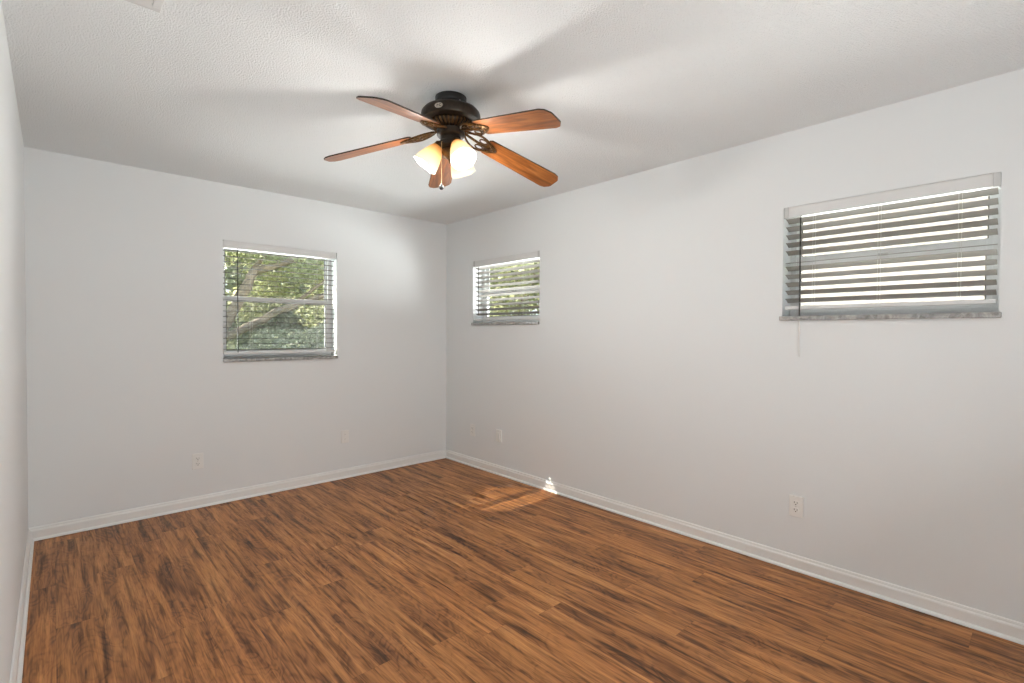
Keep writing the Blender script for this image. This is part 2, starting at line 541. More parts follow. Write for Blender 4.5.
# ------------------------------------------------------------------ windows and blinds
SILL_T = 0.024
def make_window(name, loc, rotz, w, h, meet, screen=False, lug=0.003, rail=0.038):
    """origin: middle of the opening's bottom edge on the wall face; local -Y is the room"""
    t = empty(name, loc, rotz)
    t['kind'] = 'structure'
    hw = w / 2
    zb = SILL_T
    D = 0.125
    bm = bmesh.new()
    fw, fd = 0.030, 0.060
    box(bm, -hw, -hw + fw, D, D + fd, zb, h); box(bm, hw - fw, hw, D, D + fd, zb, h)
    box(bm, -hw + fw, hw - fw, D, D + fd, h - fw, h); box(bm, -hw + fw, hw - fw, D, D + fd, zb, zb + fw)
    mesh_obj('frame', bm, M['alu'], t, bevel=0.002)
    # upper sash (outer) and lower sash (inner)
    def sash(nm, z0, z1, y0, y1, sw, top, bot):
        bm = bmesh.new()
        a, b = -hw + fw, hw - fw
        box(bm, a, a + sw, y0, y1, z0, z1); box(bm, b - sw, b, y0, y1, z0, z1)
        box(bm, a + sw, b - sw, y0, y1, z1 - top, z1); box(bm, a + sw, b - sw, y0, y1, z0, z0 + bot)
        s = mesh_obj(nm, bm, M['alu'], t, bevel=0.0015)
        bm = bmesh.new(); yc = (y0 + y1) / 2
        box(bm, a + sw, b - sw, yc - 0.002, yc + 0.002, z0 + bot, z1 - top)
        mesh_obj('glass_pane', bm, M['glass'], s)
        bm = bmesh.new(); g = 0.004
        yi = y0 + 0.001
        box(bm, a + sw, a + sw + g, yi, yi + .004, z0 + bot, z1 - top); box(bm, b - sw - g, b - sw, yi, yi + .004, z0 + bot, z1 - top)
        box(bm, a + sw + g, b - sw - g, yi, yi + .004, z1 - top - g, z1 - top); box(bm, a + sw + g, b - sw - g, yi, yi + .004, z0 + bot, z0 + bot + g)
        mesh_obj('gasket', bm, M['rubber'], s)
        return s
    sash('upper_sash', meet - rail / 2 + 0.001, h - fw, D + 0.032, D + 0.052, 0.016, 0.016, rail - 0.004)
    lo = sash('lower_sash', zb + fw, meet + rail / 2 + 0.001, D + 0.004, D + 0.028, 0.020, rail + 0.002, 0.030)
    if screen:
        bm = bmesh.new()
        a, b = -hw + fw + 0.012, hw - fw - 0.012
        box(bm, a, b, D + 0.0555, D + 0.0565, zb + fw, meet)
        mesh_obj('insect_screen', bm, M['screen'], t)
    # sash lock
    bm = bmesh.new()
    box(bm, -0.022, 0.022, D - 0.008, D + 0.0045, meet - 0.004, meet + 0.010)
    mesh_obj('sash_lock', bm, M['clip'], lo, bevel=0.003)
    # stone sill
    bm = bmesh.new()
    box(bm, -hw, hw, 0.0, D + 0.058, 0.0, SILL_T)
    box(bm, -hw - lug, hw + lug, -0.020, 0.0, 0.0, SILL_T)
    mesh_obj('sill', bm, M['stone'], t, bevel=0.003)
    return t

def make_blind(loc, rotz, w, h, label, pitch, slat_w, tilt, wand_x, wand_z0, lower_z, z_bottom, odd=None, clips=True, cords=(), slat_mat='slat'):
    """origin as for the window; the blind hangs inside the opening"""
    t = empty('window_blind', loc, rotz)
    tag(t, label, 'window blind')
    hw = w / 2 - 0.006
    yc = 0.034
    HR = 0.056
    bm = bmesh.new()
    # headrail: an open-bottom channel with a slim lip
    z1 = h - 0.001; z0 = z1 - HR
    box(bm, -hw, hw, yc - 0.028, yc - 0.0255, z0, z1)
    box(bm, -hw, hw, yc + 0.0255, yc + 0.028, z0, z1)
    box(bm, -hw, hw, yc - 0.0255, yc + 0.0255, z0, z0 + 0.003)
    box(bm, -hw, hw, yc - 0.030, yc - 0.028, z1 - 0.006, z1)
    mesh_obj('headrail', bm, M['rail'], t, bevel=0.0008)
    if clips:
        for s in (-1, 1):
            bm = bmesh.new()
            x0, x1 = (s * hw - 0.001, s * (hw + 0.0045)); x0, x1 = min(x0, x1), max(x0, x1)
            box(bm, x0, x1, yc - 0.032, yc + 0.030, z0 - 0.003, z1 + 0.0015)
            xa, xb = sorted((s * (hw - 0.020), s * hw))
            box(bm, xa, xb, yc - 0.0325, yc - 0.0302, z0 - 0.003, z1 + 0.0015)
            mesh_obj('end_bracket', bm, M['clip'], t, bevel=0.001)
    # slats
    zs = []
    z = z0 - 0.018
    while z > z_bottom + 0.022:
        zs.append(z); z -= pitch
    me = None
    def slat_bm():
        bm = bmesh.new()
        k = 7; crown = 0.0022; th = 0.0022
        top, botm = [], []
        for i in range(k):
            u = -1 + 2 * i / (k - 1)
            y = u * slat_w / 2; zc = crown * (1 - u * u)
            top.append((y, zc + th / 2)); botm.append((y, zc - th / 2))
        ring = top + botm[::-1]
        L = [bm.verts.new((-hw + 0.004, y, zz)) for y, zz in ring]
        R = [bm.verts.new((hw - 0.004, y, zz)) for y, zz in ring]
        n = len(ring)
        for i in range(n):
            j = (i + 1) % n
            bm.faces.new((L[i], L[j], R[j], R[i]))
        bm.faces.new(L[::-1]); bm.faces.new(R)
        return bm
    first = None
    for i, zz in enumerate(zs):
        if first is None:
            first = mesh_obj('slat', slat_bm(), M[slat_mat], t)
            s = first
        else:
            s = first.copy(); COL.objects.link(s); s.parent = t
        a = tilt + random.uniform(-1.2, 1.2)
        dz = 0.0
        if odd and i in odd: a = odd[i][0]; dz = odd[i][1]
        s.location = (0, yc, zz + dz)
        s.rotation_euler = (math.radians(a), random.uniform(-0.0015, 0.0015), 0)
    # bottom rail
    bm = bmesh.new()
    box(bm, -hw + 0.003, hw - 0.003, yc - slat_w / 2, yc + slat_w / 2, z_bottom - 0.010, z_bottom + 0.010)
    mesh_obj('bottom_rail', bm, M['rail'], t, bevel=0.003)
    # ladder cords: front and back run with rungs under each slat
    for cx in cords:
        bm = bmesh.new()
        off = slat_w / 2 + 0.0025
        tube(bm, [(cx, yc - off, z0 + 0.001), (cx, yc - off, z_bottom)], 0.0007, 5)
        tube(bm, [(cx, yc + off, z0 + 0.001), (cx, yc + off, z_bottom)], 0.0007, 5)
        tube(bm, [(cx + 0.012, yc - off, z0 + 0.001), (cx + 0.012, yc - off, z_bottom)], 0.0007, 5)
        mesh_obj('ladder_cord', bm, M['cord'], t)
    # tilt wand, coloured dark above as if backlit, white below the window
    bm = bmesh.new()
    yw = yc - 0.040
    ztop = z0 - 0.012
    tube(bm, [(wand_x, yc - 0.024, z0 + 0.004), (wand_x, yw, z0 - 0.006), (wand_x, yw, ztop)], 0.0013, 6)
    tube(bm, [(wand_x, yw, ztop), (wand_x, yw, lower_z if lower_z else wand_z0)], 0.0036, 6)
    wd = mesh_obj('tilt_wand', bm, M['wand_backlit'], t)
    if lower_z:
        bm = bmesh.new()
        tube(bm, [(wand_x, yw, lower_z + 0.004), (wand_x, yw, lower_z - 0.004), (wand_x, yw, wand_z0 + 0.01), (wand_x, yw, wand_z0)], [0.004, 0.0046, 0.0046, 0.0036], 8)
        g = mesh_obj('wand_lower', bm, M['wand_white'], wd)
        g['label'] = 'white lower part of the wand'
    return t

R90 = -math.pi / 2
c1 = ((W1[0] + W1[1]) / 2, YB, W1[2]); w1, h1 = W1[1] - W1[0], W1[3] - W1[2]
c2 = (XR, (W2[0] + W2[1]) / 2, W2[2]); w2, h2 = W2[1] - W2[0], W2[3] - W2[2]
c3 = (XR, (W3[0] + W3[1]) / 2, W3[2]); w3, h3 = W3[1] - W3[0], W3[3] - W3[2]
make_window('window_1', c1, 0, w1, h1, 1.575 - W1[2], screen=True)
make_window('window_2', c2, R90, w2, h2, 1.700 - W2[2])
make_window('window_3', c3, R90, w3, h3, 1.724 - W3[2], lug=0.010, rail=0.062)
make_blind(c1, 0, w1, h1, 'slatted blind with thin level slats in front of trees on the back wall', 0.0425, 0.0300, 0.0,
           1.057 - c1[0], 1.150 - W1[2], None, 1.145 - W1[2], cords=(-0.25, 0.27), clips=False, slat_mat='slat_backlit')
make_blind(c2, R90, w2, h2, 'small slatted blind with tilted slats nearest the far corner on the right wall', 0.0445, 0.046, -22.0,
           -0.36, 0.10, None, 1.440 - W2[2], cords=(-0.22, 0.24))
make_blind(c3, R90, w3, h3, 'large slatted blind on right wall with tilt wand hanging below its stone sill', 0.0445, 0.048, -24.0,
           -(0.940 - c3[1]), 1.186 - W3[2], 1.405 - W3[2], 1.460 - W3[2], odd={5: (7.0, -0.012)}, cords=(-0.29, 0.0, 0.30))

# ------------------------------------------------------------------ wall plates
def plate_base(name, loc, rotz, label, cat, thick=0.007, w=0.072, h=0.116):
    t = empty(name, loc, rotz)
    tag(t, label, cat)
    bm = bmesh.new()
    box(bm, -w / 2, w / 2, -thick, 0.0, -h / 2, h / 2)
    mesh_obj('cover_plate', bm, M['plate'], t, bevel=0.0025)
    return t

def outlet(loc, rotz, label, thick=0.007):
    t = plate_base('power_outlet', loc, rotz, label, 'outlet', thick)
    y = -thick
    for s in (1, -1):
        bm = bmesh.new()
        cz = s * 0.0195
        # rounded receptacle face
        ring = []
        for k in range(24):
            a = 2 * math.pi * k / 24
            x = 0.0168 * math.cos(a); z = max(-0.0135, min(0.0135, 0.0172 * math.sin(a)))
            ring.append((x, z))
        fr = [bm.verts.new((x, y - 0.0028, cz + z)) for x, z in ring]
        bk = [bm.verts.new((x * 1.02, y + 0.001, cz + z * 1.02)) for x, z in ring]
        bm.faces.new(fr); bm.faces.new(bk[::-1])
        for k in range(24):
            j = (k + 1) % 24
            bm.faces.new((fr[k], bk[k], bk[j], fr[j]))
        r = mesh_obj('receptacle', bm, M['plate'], t)
        bm = bmesh.new()
        yf = y - 0.0031
        box(bm, -0.0085, -0.0060, yf, yf + 0.0012, cz - 0.001, cz + 0.0085)
        box(bm, 0.0060, 0.0083, yf, yf + 0.0012, cz - 0.001, cz + 0.0075)
        Mx = Matrix.Translation((0, yf + 0.0012, cz - 0.0075)) @ Matrix.Rotation(math.pi / 2, 4, 'X')
        lathe(bm, [(0, 0), (0.0030, 0), (0.0030, 0.0012), (0, 0.0012)], 12, Mx)
        mesh_obj('slots', bm, M['slot'], r)
    bm = bmesh.new()
    Mx = Matrix.Translation((0, y + 0.0005, 0)) @ Matrix.Rotation(math.pi / 2, 4, 'X')
    lathe(bm, [(0, 0), (0.0035, 0), (0.0032, 0.0014), (0, 0.002)], 12, Mx)
    mesh_obj('screw', bm, M['screw'], t, smooth=True)
    return t

outlet((0.784, YB, 0.348), 0, 'white duplex outlet low on the back wall below left of the window', 0.008)
outlet((XR, 3.836, 0.357), R90, 'white duplex outlet low on right wall nearest the far corner', 0.006)
outlet((XR, 0.9415, 0.358), R90, 'white duplex outlet low on right wall below the large blind', 0.012)

t = plate_base('cable_plate', (1.921, YB, 0.374), 0, 'white cable wall plate with two small screws near the far corner of back wall', 'wall plate', 0.007, 0.070, 0.114)
for s in (1, -1):
    bm = bmesh.new()
    lathe(bm, [(0, 0), (0.0038, 0), (0.0035, 0.0016), (0, 0.0022)], 12, Matrix.Translation((0, -0.0066, s * 0.021)) @ Matrix.Rotation(math.pi / 2, 4, 'X'))
    mesh_obj('screw', bm, M['clip'], t, smooth=True)

t = plate_base('phone_jack_plate', (XR, 3.442, 0.362), R90, 'raised blank white jack plate right of the far corner outlet', 'wall plate', 0.012, 0.074, 0.112)
bm = bmesh.new()
box(bm, -0.019, 0.019, -0.020, -0.0115, -0.034, 0.030)
mesh_obj('jack_cover', bm, M['plate'], t, bevel=0.002)
for s in (1, -1):
    bm = bmesh.new()
    lathe(bm, [(0, 0), (0.0035, 0), (0.0032, 0.0016), (0, 0.0022)], 12, Matrix.Translation((0, -0.0116, s * 0.046)) @ Matrix.Rotation(math.pi / 2, 4, 'X'))
    mesh_obj('screw', bm, M['screw'], t, smooth=True)

# ------------------------------------------------------------------ ceiling register (only its corner is in the frame)
t = empty('ceiling_vent', (0.160, 2.000, H))
tag(t, 'white louvred air vent on the ceiling at the top edge of the photo', 'vent')
VX, VY = 0.127, 0.147
bm = bmesh.new()
fw = 0.026
for (a, b, c, d) in ((-VX, VX, -VY, -VY + fw), (-VX, VX, VY - fw, VY), (-VX, -VX + fw, -VY + fw, VY - fw), (VX - fw, VX, -VY + fw, VY - fw)):
    box(bm, a, b, c, d, -0.008, 0.0)
mesh_obj('frame', bm, M['vent'], t, bevel=0.002)
bm = bmesh.new(); box(bm, -VX + fw, VX - fw, -VY + fw, VY - fw, -0.0015, 0.0); mesh_obj('duct_shade_sheet', bm, M['dark'], t)  # black sheet put in for the shade inside the duct
first = None
nl = 8
for i in range(nl):
    y = -VY + fw + 0.008 + (2 * VY - 2 * fw - 0.016) * i / (nl - 1)
    if first is None:
        bm = bmesh.new(); box(bm, -VX + fw + 0.002, VX - fw - 0.002, -0.010, 0.010, -0.0008, 0.0008)
        o = first = mesh_obj('louvre', bm, M['vent'], t)
    else:
        o = first.copy(); COL.objects.link(o); o.parent = t
    o.location = (0, y, -0.0085)
    o.rotation_euler = (math.radians(-34), 0, 0)

# ------------------------------------------------------------------ ceiling fan
FX, FY = 1.417, 1.976
fan = empty('ceiling_fan', (FX, FY, H))
tag(fan, 'five bladed dark bronze ceiling fan with wooden blades and three lit lamp shades', 'ceiling fan')
def fz(z): return z - H        # local height

bm = bmesh.new()
lathe(bm, [(0, 0), (0.075, 0), (0.075, -0.022), (0.072, -0.032), (0.064, -0.038), (0.064, -0.052), (0, -0.052)], 40)
mesh_obj('canopy', bm, M['black'], fan, smooth=False, bevel=0.001)
for az in (-178, -90, 0, 90):
    a = math.radians(az)
    bm = bmesh.new()
    lathe(bm, [(0, 0), (0.0055, 0.0005), (0.004, 0.004), (0, 0.005)], 10, Matrix.Translation((0.071 * math.cos(a), 0.071 * math.sin(a), -0.036)) @ Matrix.Rotation(a, 4, 'Z') @ Matrix.Rotation(math.pi / 2, 4, 'Y'))
    mesh_obj('canopy_screw', bm, M['screw'], fan, smooth=True)
bm = bmesh.new()
lathe(bm, [(0, -0.049), (0.088, -0.050), (0.112, -0.055), (0.130, -0.064), (0.140, -0.076), (0.143, -0.088), (0.143, -0.110), (0.139, -0.116), (0.128, -0.119), (0.100, -0.121), (0, -0.121)], 56)
motor = mesh_obj('motor_housing', bm, M['bronze'], fan, smooth=True)
em = motor.modifiers.new('edge', 'EDGE_SPLIT'); em.split_angle = math.radians(40)
# oval badge on the housing, facing the camera side
ba = math.radians(-148)
Mb = Matrix.Translation((0.1425 * math.cos(ba), 0.1425 * math.sin(ba), -0.096)) @ Matrix.Rotation(ba, 4, 'Z') @ Matrix.Rotation(math.pi / 2, 4, 'Y')
bm = bmesh.new()
for k in range(1):
    n = 28
    c0 = [bm.verts.new(Mb @ Vector((0.0115 * math.sin(2 * math.pi * i / n), 0.0195 * math.cos(2 * math.pi * i / n), 0.0025))) for i in range(n)]
    c1_ = [bm.verts.new(Mb @ Vector((0.0115 * math.sin(2 * math.pi * i / n), 0.0195 * math.cos(2 * math.pi * i / n), -0.004))) for i in range(n)]
    bm.faces.new(c0); bm.faces.new(c1_[::-1])
    for i in range(n):
        j = (i + 1) % n
        bm.faces.new((c0[i], c1_[i], c1_[j], c0[j]))
bd = mesh_obj('badge', bm, M['badge'], motor)
bm = bmesh.new()
# dark script squiggle on the badge: an upright stroke, a bar and a loop
def bp(u, v): return Mb @ Vector((-v, u, 0.0030))
tube(bm, [bp(-0.009, -0.006), bp(-0.008, 0.0), bp(-0.007, 0.006)], 0.0012, 6)
tube(bm, [bp(-0.008, 0.0), bp(-0.003, 0.001), bp(0.001, 0.0)], 0.0011, 6)
tube(bm, [bp(0.008 + 0.005 * math.cos(a), 0.005 * math.sin(a)) for a in np.linspace(0.7, 5.6, 14)], 0.0012, 6)
mesh_obj('badge_script', bm, M['black'], bd)

# ribbed vent bowl under the motor
bm = bmesh.new()
lathe(bm, [(0, -0.120), (0.098, -0.120), (0.094, -0.130), (0.078, -0.143), (0.060, -0.150), (0, -0.150)], 40)
bowl = mesh_obj('vent_bowl', bm, M['bronze'], fan, smooth=True)
bm = bmesh.new()
for k in range(30):
    a = 2 * math.pi * k / 30
    ca, sa = math.cos(a), math.sin(a)
    tube(bm, [(r * ca, r * sa, z) for r, z in ((0.101, -0.121), (0.0985, -0.130), (0.083, -0.143), (0.064, -0.1515))], 0.0042, 6)
mesh_obj('bowl_ribs', bm, M['brass'], bowl, smooth=True)
# hub / switch housing
bm = bmesh.new()
lathe(bm, [(0, -0.149), (0.062, -0.149), (0.067, -0.156), (0.067, -0.180), (0.060, -0.188), (0.050, -0.192), (0.050, -0.208), (0.056, -0.213), (0.056, -0.232), (0.046, -0.244), (0.030, -0.250), (0, -0.252)], 40)
mesh_obj('switch_housing', bm, M['bronze'], fan, smooth=True).modifiers.new('edge', 'EDGE_SPLIT').split_angle = math.radians(35)

# blades
ZB, RT, PITCH, BW = 2.250, 0.630, -0.209, 0.137
PH = math.radians(-155.35)
DROOP = [-0.174, -0.212, -0.132, -0.274, -0.170]     # in order round the hub
blade_mesh = arm_mesh = screw_mesh = None
def blade_bm():
    bm = bmesh.new()
    r0, r1 = 0.188, RT
    w0, w1_ = 0.112, BW
    pts = [(r0, -w0 / 2 + 0.012), (r0 + 0.012, -w0 / 2)]
    pts += [(r1 - 0.045, -w1_ / 2), (r1 - 0.020, -w1_ / 2 + 0.008), (r1 - 0.002, -w1_ / 2 + 0.032), (r1, -w1_ / 2 + 0.042)]
    pts += [(x, -y) for x, y in pts[::-1]]
    th = 0.006
    top = [bm.verts.new((x, y, th / 2)) for x, y in pts]
    bot = [bm.verts.new((x, y, -th / 2)) for x, y in pts]
    bm.faces.new(top); bm.faces.new(bot[::-1])
    for i in range(len(pts)):
        j = (i + 1) % len(pts)
        f = bm.faces.new((top[i], bot[i], bot[j], top[j])); f.material_index = 1
    return bm
def arm_bm(dz_hub):
    """scrolled iron: plate on the blade, two loops, an S bar down from the hub"""
    bm = bmesh.new()
    zt = -0.0065
    zl = lambda r: zt + max(0.0, min(1.0, (0.165 - r) / 0.105)) ** 1.3 * dz_hub
    def path(f, n=16): return [f(i / (n - 1)) for i in range(n)]
    # central spine
    tube(bm, path(lambda s: (0.055 + 0.155 * s, 0.0, zl(0.055 + 0.155 * s))), 0.0062, 8)
    for s_ in (1, -1):
        # outer sweeping scroll
        tube(bm, path(lambda s: (0.075 + 0.150 * s, s_ * (0.010 + 0.040 * math.sin(math.pi * min(1, s * 1.02)) ** 0.8), zl(0.075 + 0.150 * s)), 20), 0.0052, 7)
        # inner curl
        tube(bm, [(0.165 + 0.020 * math.cos(a), s_ * (0.024 + 0.014 * math.sin(a)), zl(0.165 + 0.02 * math.cos(a))) for a in np.linspace(0, 2 * math.pi, 18)[:-1]], 0.0038, 6, closed=True)
        # leaf tongue
        tube(bm, path(lambda s: (0.205 + 0.045 * s, s_ * (0.030 - 0.026 * s * s), zt), 8), [0.005 - 0.003 * i / 7 for i in range(8)], 6)
    # mounting plate
    pl = [(0.190, -0.036), (0.222, -0.030), (0.252, -0.004), (0.252, 0.004), (0.222, 0.030), (0.190, 0.036)]
    a = [bm.verts.new((x, y, -0.0032)) for x, y in pl]
    b = [bm.verts.new((x, y, -0.0070)) for x, y in pl]
    bm.faces.new(a); bm.faces.new(b[::-1])
    for i in range(len(pl)):
        j = (i + 1) % len(pl); bm.faces.new((a[i], b[i], b[j], a[j]))
    return bm
def screw_bm():
    bm = bmesh.new()
    lathe(bm, [(0, -0.0095), (0.004, -0.0092), (0.0055, -0.0068)], 10)
    return bm
SCREWS = ((0.204, -0.022), (0.204, 0.022), (0.238, 0.0))
blade0 = arm0 = screw0 = None
for k in range(5):
    ang = PH - k * 2 * math.pi / 5
    d = DROOP[k]
    Mz = Matrix.Translation((0, 0, fz(ZB))) @ Matrix.Rotation(ang, 4, 'Z') @ Matrix.Translation((0.19, 0, 0)) @ Matrix.Rotation(-d, 4, 'Y') @ Matrix.Translation((-0.19, 0, 0)) @ Matrix.Rotation(PITCH, 4, 'X')
    if blade0 is None:
        b = blade0 = mesh_obj('blade', blade_bm(), [M['blade'], M['blade_edge']], fan)
        ar = arm0 = mesh_obj('blade_arm', arm_bm(0.012), M['brass'], fan, smooth=True)
        screw0 = mesh_obj('arm_screw', screw_bm(), M['brass'], ar, smooth=True)
    else:
        b = blade0.copy(); COL.objects.link(b); b.parent = fan
        ar = arm0.copy(); COL.objects.link(ar); ar.parent = fan
    b.matrix_local = Mz
    ar.matrix_local = Mz
    for q, (sx, sy) in enumerate(SCREWS):
        sc = screw0 if (k == 0 and q == 0) else screw0.copy()
        if sc is not screw0:
            COL.objects.link(sc); sc.parent = ar
        sc.location = (sx, sy, 0)

# light kit: fitter with three arms, shades, bulbs
bm = bmesh.new()
lathe(bm, [(0, -0.246), (0.036, -0.246), (0.044, -0.254), (0.044, -0.268), (0.030, -0.284), (0.014, -0.296), (0.010, -0.306), (0.006, -0.314), (0, -0.316)], 32)
fit = mesh_obj('light_fitter', bm, M['brass'], fan, smooth=True)
SH = [143.0, 23.0, -97.0]
shade0 = bulb0 = neck0 = None
for az in SH:
    a = math.radians(az)
    tiltax = math.radians(144)       # axis from straight up to out-and-down
    Ms = Matrix.Translation((0.056 * math.cos(a), 0.056 * math.sin(a), -0.232)) @ Matrix.Rotation(a, 4, 'Z') @ Matrix.Rotation(tiltax, 4, 'Y')
    if shade0 is None:
        bm = bmesh.new()
        out = [(0.020, 0.0), (0.027, 0.006), (0.033, 0.018), (0.041, 0.038), (0.050, 0.062), (0.057, 0.086), (0.061, 0.106), (0.0625, 0.116)]
        inn = [(r - 0.003, z) for r, z in out[::-1]]
        # scalloped mouth
        n = 48
        prof = out + inn
        rings = []
        for r, z in prof:
            wv = max(0.0, (z - 0.08) / 0.036)
            rings.append([bm.verts.new(((r) * math.cos(2 * math.pi * i / n), r * math.sin(2 * math.pi * i / n), z + wv * 0.0012 * math.cos(6 * 2 * math.pi * i / n))) for i in range(n)])
        for A, B in zip(rings[:-1], rings[1:]):
            for i in range(n):
                j = (i + 1) % n
                bm.faces.new((A[i], A[j], B[j], B[i]))
        s = shade0 = mesh_obj('lamp_shade', bm, M['shade'], fan, smooth=True)
        bm = bmesh.new()
        lathe(bm, [(0, 0.006), (0.012, 0.008), (0.013, 0.030), (0.022, 0.048), (0.026, 0.062), (0.022, 0.078), (0.012, 0.087), (0, 0.089)], 20)
        b = bulb0 = mesh_obj('bulb', bm, M['bulb'], s, smooth=True)
        bm = bmesh.new()
        lathe(bm, [(0, -0.030), (0.012, -0.030), (0.014, -0.020), (0.024, -0.012), (0.026, 0.004), (0.024, 0.010), (0.018, 0.012), (0, 0.012)], 24)
        nk = neck0 = mesh_obj('shade_holder', bm, M['brass'], fan, smooth=True)
    else:
        s = shade0.copy(); COL.objects.link(s); s.parent = fan
        b = bulb0.copy(); COL.objects.link(b); b.parent = s
        nk = neck0.copy(); COL.objects.link(nk); nk.parent = fan
    s.matrix_local = Ms
    nk.matrix_local = Ms
    lp = Matrix.Translation((FX, FY, H)) @ Ms @ Vector((0, 0, 0.138))
    add_light('fan_bulb_light', 'POINT', lp, BULB, (1.0, 0.985, 0.945), shadow_soft_size=0.028)

# pull chain with knob
ca = math.radians(-172)
cxl, cyl = 0.060 * math.cos(ca), 0.060 * math.sin(ca)
bm = bmesh.new()
tube(bm, [(cxl * 0.9, cyl * 0.9, -0.222), (cxl, cyl, -0.226), (cxl, cyl, -0.240)], 0.0016, 6)
z = -0.240
while z > -0.425:
    lathe(bm, [(0, z), (0.0017, z - 0.0012), (0.0017, z - 0.0028), (0, z - 0.004)], 6, Matrix.Translation((cxl, cyl, 0)))
    z -= 0.0042
tube(bm, [(cxl, cyl, -0.238), (cxl, cyl, -0.428)], 0.0008, 5)
ch = mesh_obj('pull_chain', bm, M['chain'], fan, smooth=True)
bm = bmesh.new()
lathe(bm, [(0, -0.424), (0.004, -0.425), (0.007, -0.430), (0.0115, -0.438), (0.0115, -0.444), (0.006, -0.451), (0, -0.453)], 16, Matrix.Translation((cxl, cyl, 0)))
mesh_obj('chain_knob', bm, M['rubber'], ch, smooth=True)

# ------------------------------------------------------------------ outside
GZ = -0.30
bm = bmesh.new(); box(bm, -25, 40, -20, 45, GZ - 0.2, GZ)
struct('ground', bm, M['lawn'])

def add_soffit(name, x0, x1, y0, y1):
    bm = bmesh.new(); box(bm, x0, x1, y0, y1, H - 0.02, H + 0.12)
    struct(name, bm, M['soffit'])
add_soffit('trim_1', XL - 0.5, XR + 0.75, YB + WT, YB + WT + 0.55)  # unseen eave, its depth shaped to cut the upper sun rays
add_soffit('trim_2', XR + WT, XR + 0.75, YF - WT, YB + WT)

def leaf_cloud(name, mat, centers, radii, n, size, parent, squash=0.8):
    """a crown of many small folded leaves, scattered through overlapping clumps"""
    C = np.array(centers, float); R = np.array(radii, float)
    p = R ** 2 / (R ** 2).sum()
    idx = rng.choice(len(C), n, p=p)
    d = rng.normal(size=(n, 3)); d /= np.linalg.norm(d, axis=1)[:, None]
    rad = rng.random(n) ** 0.45
    P = C[idx] + d * (rad * R[idx])[:, None] * np.array([1, 1, squash])
    ax = rng.normal(size=(n, 3)); ax /= np.linalg.norm(ax, axis=1)[:, None]
    t = rng.normal(size=(n, 3)); b = np.cross(ax, t); b /= np.linalg.norm(b, axis=1)[:, None]
    nn = np.cross(ax, b)
    L = size * rng.uniform(0.6, 1.3, n)[:, None]
    Wd = L * 0.32
    v0 = P - ax * L / 2; v2 = P + ax * L / 2
    v1 = P + b * Wd + nn * Wd * 0.35; v3 = P - b * Wd + nn * Wd * 0.35
    V = np.stack([v0, v1, v2, v3], 1).reshape(-1, 3)
    me = bpy.data.meshes.new(name)
    me.vertices.add(len(V)); me.vertices.foreach_set('co', V.ravel())
    tri = np.array([[0, 1, 2], [0, 2, 3]])
    F = (np.arange(n)[:, None, None] * 4 + tri[None]).reshape(-1)
    me.loops.add(len(F)); me.loops.foreach_set('vertex_index', F)
    nf = len(F) // 3
    me.polygons.add(nf); me.polygons.foreach_set('loop_start', np.arange(nf) * 3)
    me.update(calc_edges=True)
    me.materials.append(mat)
    o = bpy.data.objects.new(name, me)
    return link(o, parent)

def limb(bm, a, b, r0, r1, sag=0.0, wob=0.15, n=9):
    a, b = Vector(a), Vector(b)
    L = (b - a).length
    pts, rr = [], []
    for i in range(n):
        s = i / (n - 1)
        p = a.lerp(b, s)
        p.z += sag * 4 * s * (1 - s)
        if 0 < i < n - 1:
            p += Vector((random.uniform(-1, 1), random.uniform(-1, 1), random.uniform(-1, 1))) * wob * L * 0.08
        pts.append(p); rr.append(r0 + (r1 - r0) * s)
    tube(bm, pts, rr, 8)

def tree(label, loc, limbs, clumps, nleaf, size, mat, name='oak_tree', cat='tree', squash=0.8):
    t = empty(name, loc)
    tag(t, label, cat)
    bm = bmesh.new()
    for l in limbs: limb(bm, *l)
    mesh_obj('trunk', bm, M['bark'], t, smooth=True)
    leaf_cloud('foliage', mat, [c[:3] for c in clumps], [c[3] for c in clumps], nleaf, size, t, squash)
    return t

# big spreading oak seen through the back window (limbs sweep to the right)
random.seed(3)
tree('large spreading oak with pale limbs seen through the back window', (2.25, 11.2, GZ),
     [((0, 0, -0.1), (0.12, 0, 1.5), 0.22, 0.15), ((0.12, 0, 1.4), (0.8, -0.2, 2.9), 0.12, 0.085), ((0.8, -0.2, 2.85), (3.2, -0.3, 3.5), 0.08, 0.04, 0.1),
      ((0.1, 0, 1.4), (2.3, -0.5, 2.45), 0.09, 0.055, 0.1), ((2.3, -0.5, 2.45), (3.9, -0.3, 2.2), 0.055, 0.025), ((0.2, 0, 1.5), (-0.7, 0.2, 3.3), 0.12, 0.06),
      ((1.2, -0.3, 2.0), (2.6, -0.6, 3.1), 0.045, 0.02), ((0.5, 0, 2.3), (1.6, 0.3, 4.2), 0.07, 0.03), ((-0.3, 0.1, 2.6), (0.4, -0.6, 3.6), 0.045, 0.02)],
     [(-1.0, 0.6, 3.4, 0.9), (0.2, 0.8, 3.9, 1.1), (1.4, 0.9, 3.6, 1.0), (2.6, 0.6, 3.4, 1.0), (3.6, 0.8, 3.0, 1.0), (1.5, 0.9, 2.5, 0.6), (2.8, 1.0, 2.2, 0.8), (0.9, 1.0, 2.2, 0.5),
      (-0.5, 0.9, 2.0, 0.6), (1.7, -0.5, 2.9, 0.4), (3.3, -0.5, 2.7, 0.4), (4.2, 0.6, 2.6, 0.8), (1.0, -0.3, 3.3, 0.4)], 19000, 0.10, M['leaf_bright'])
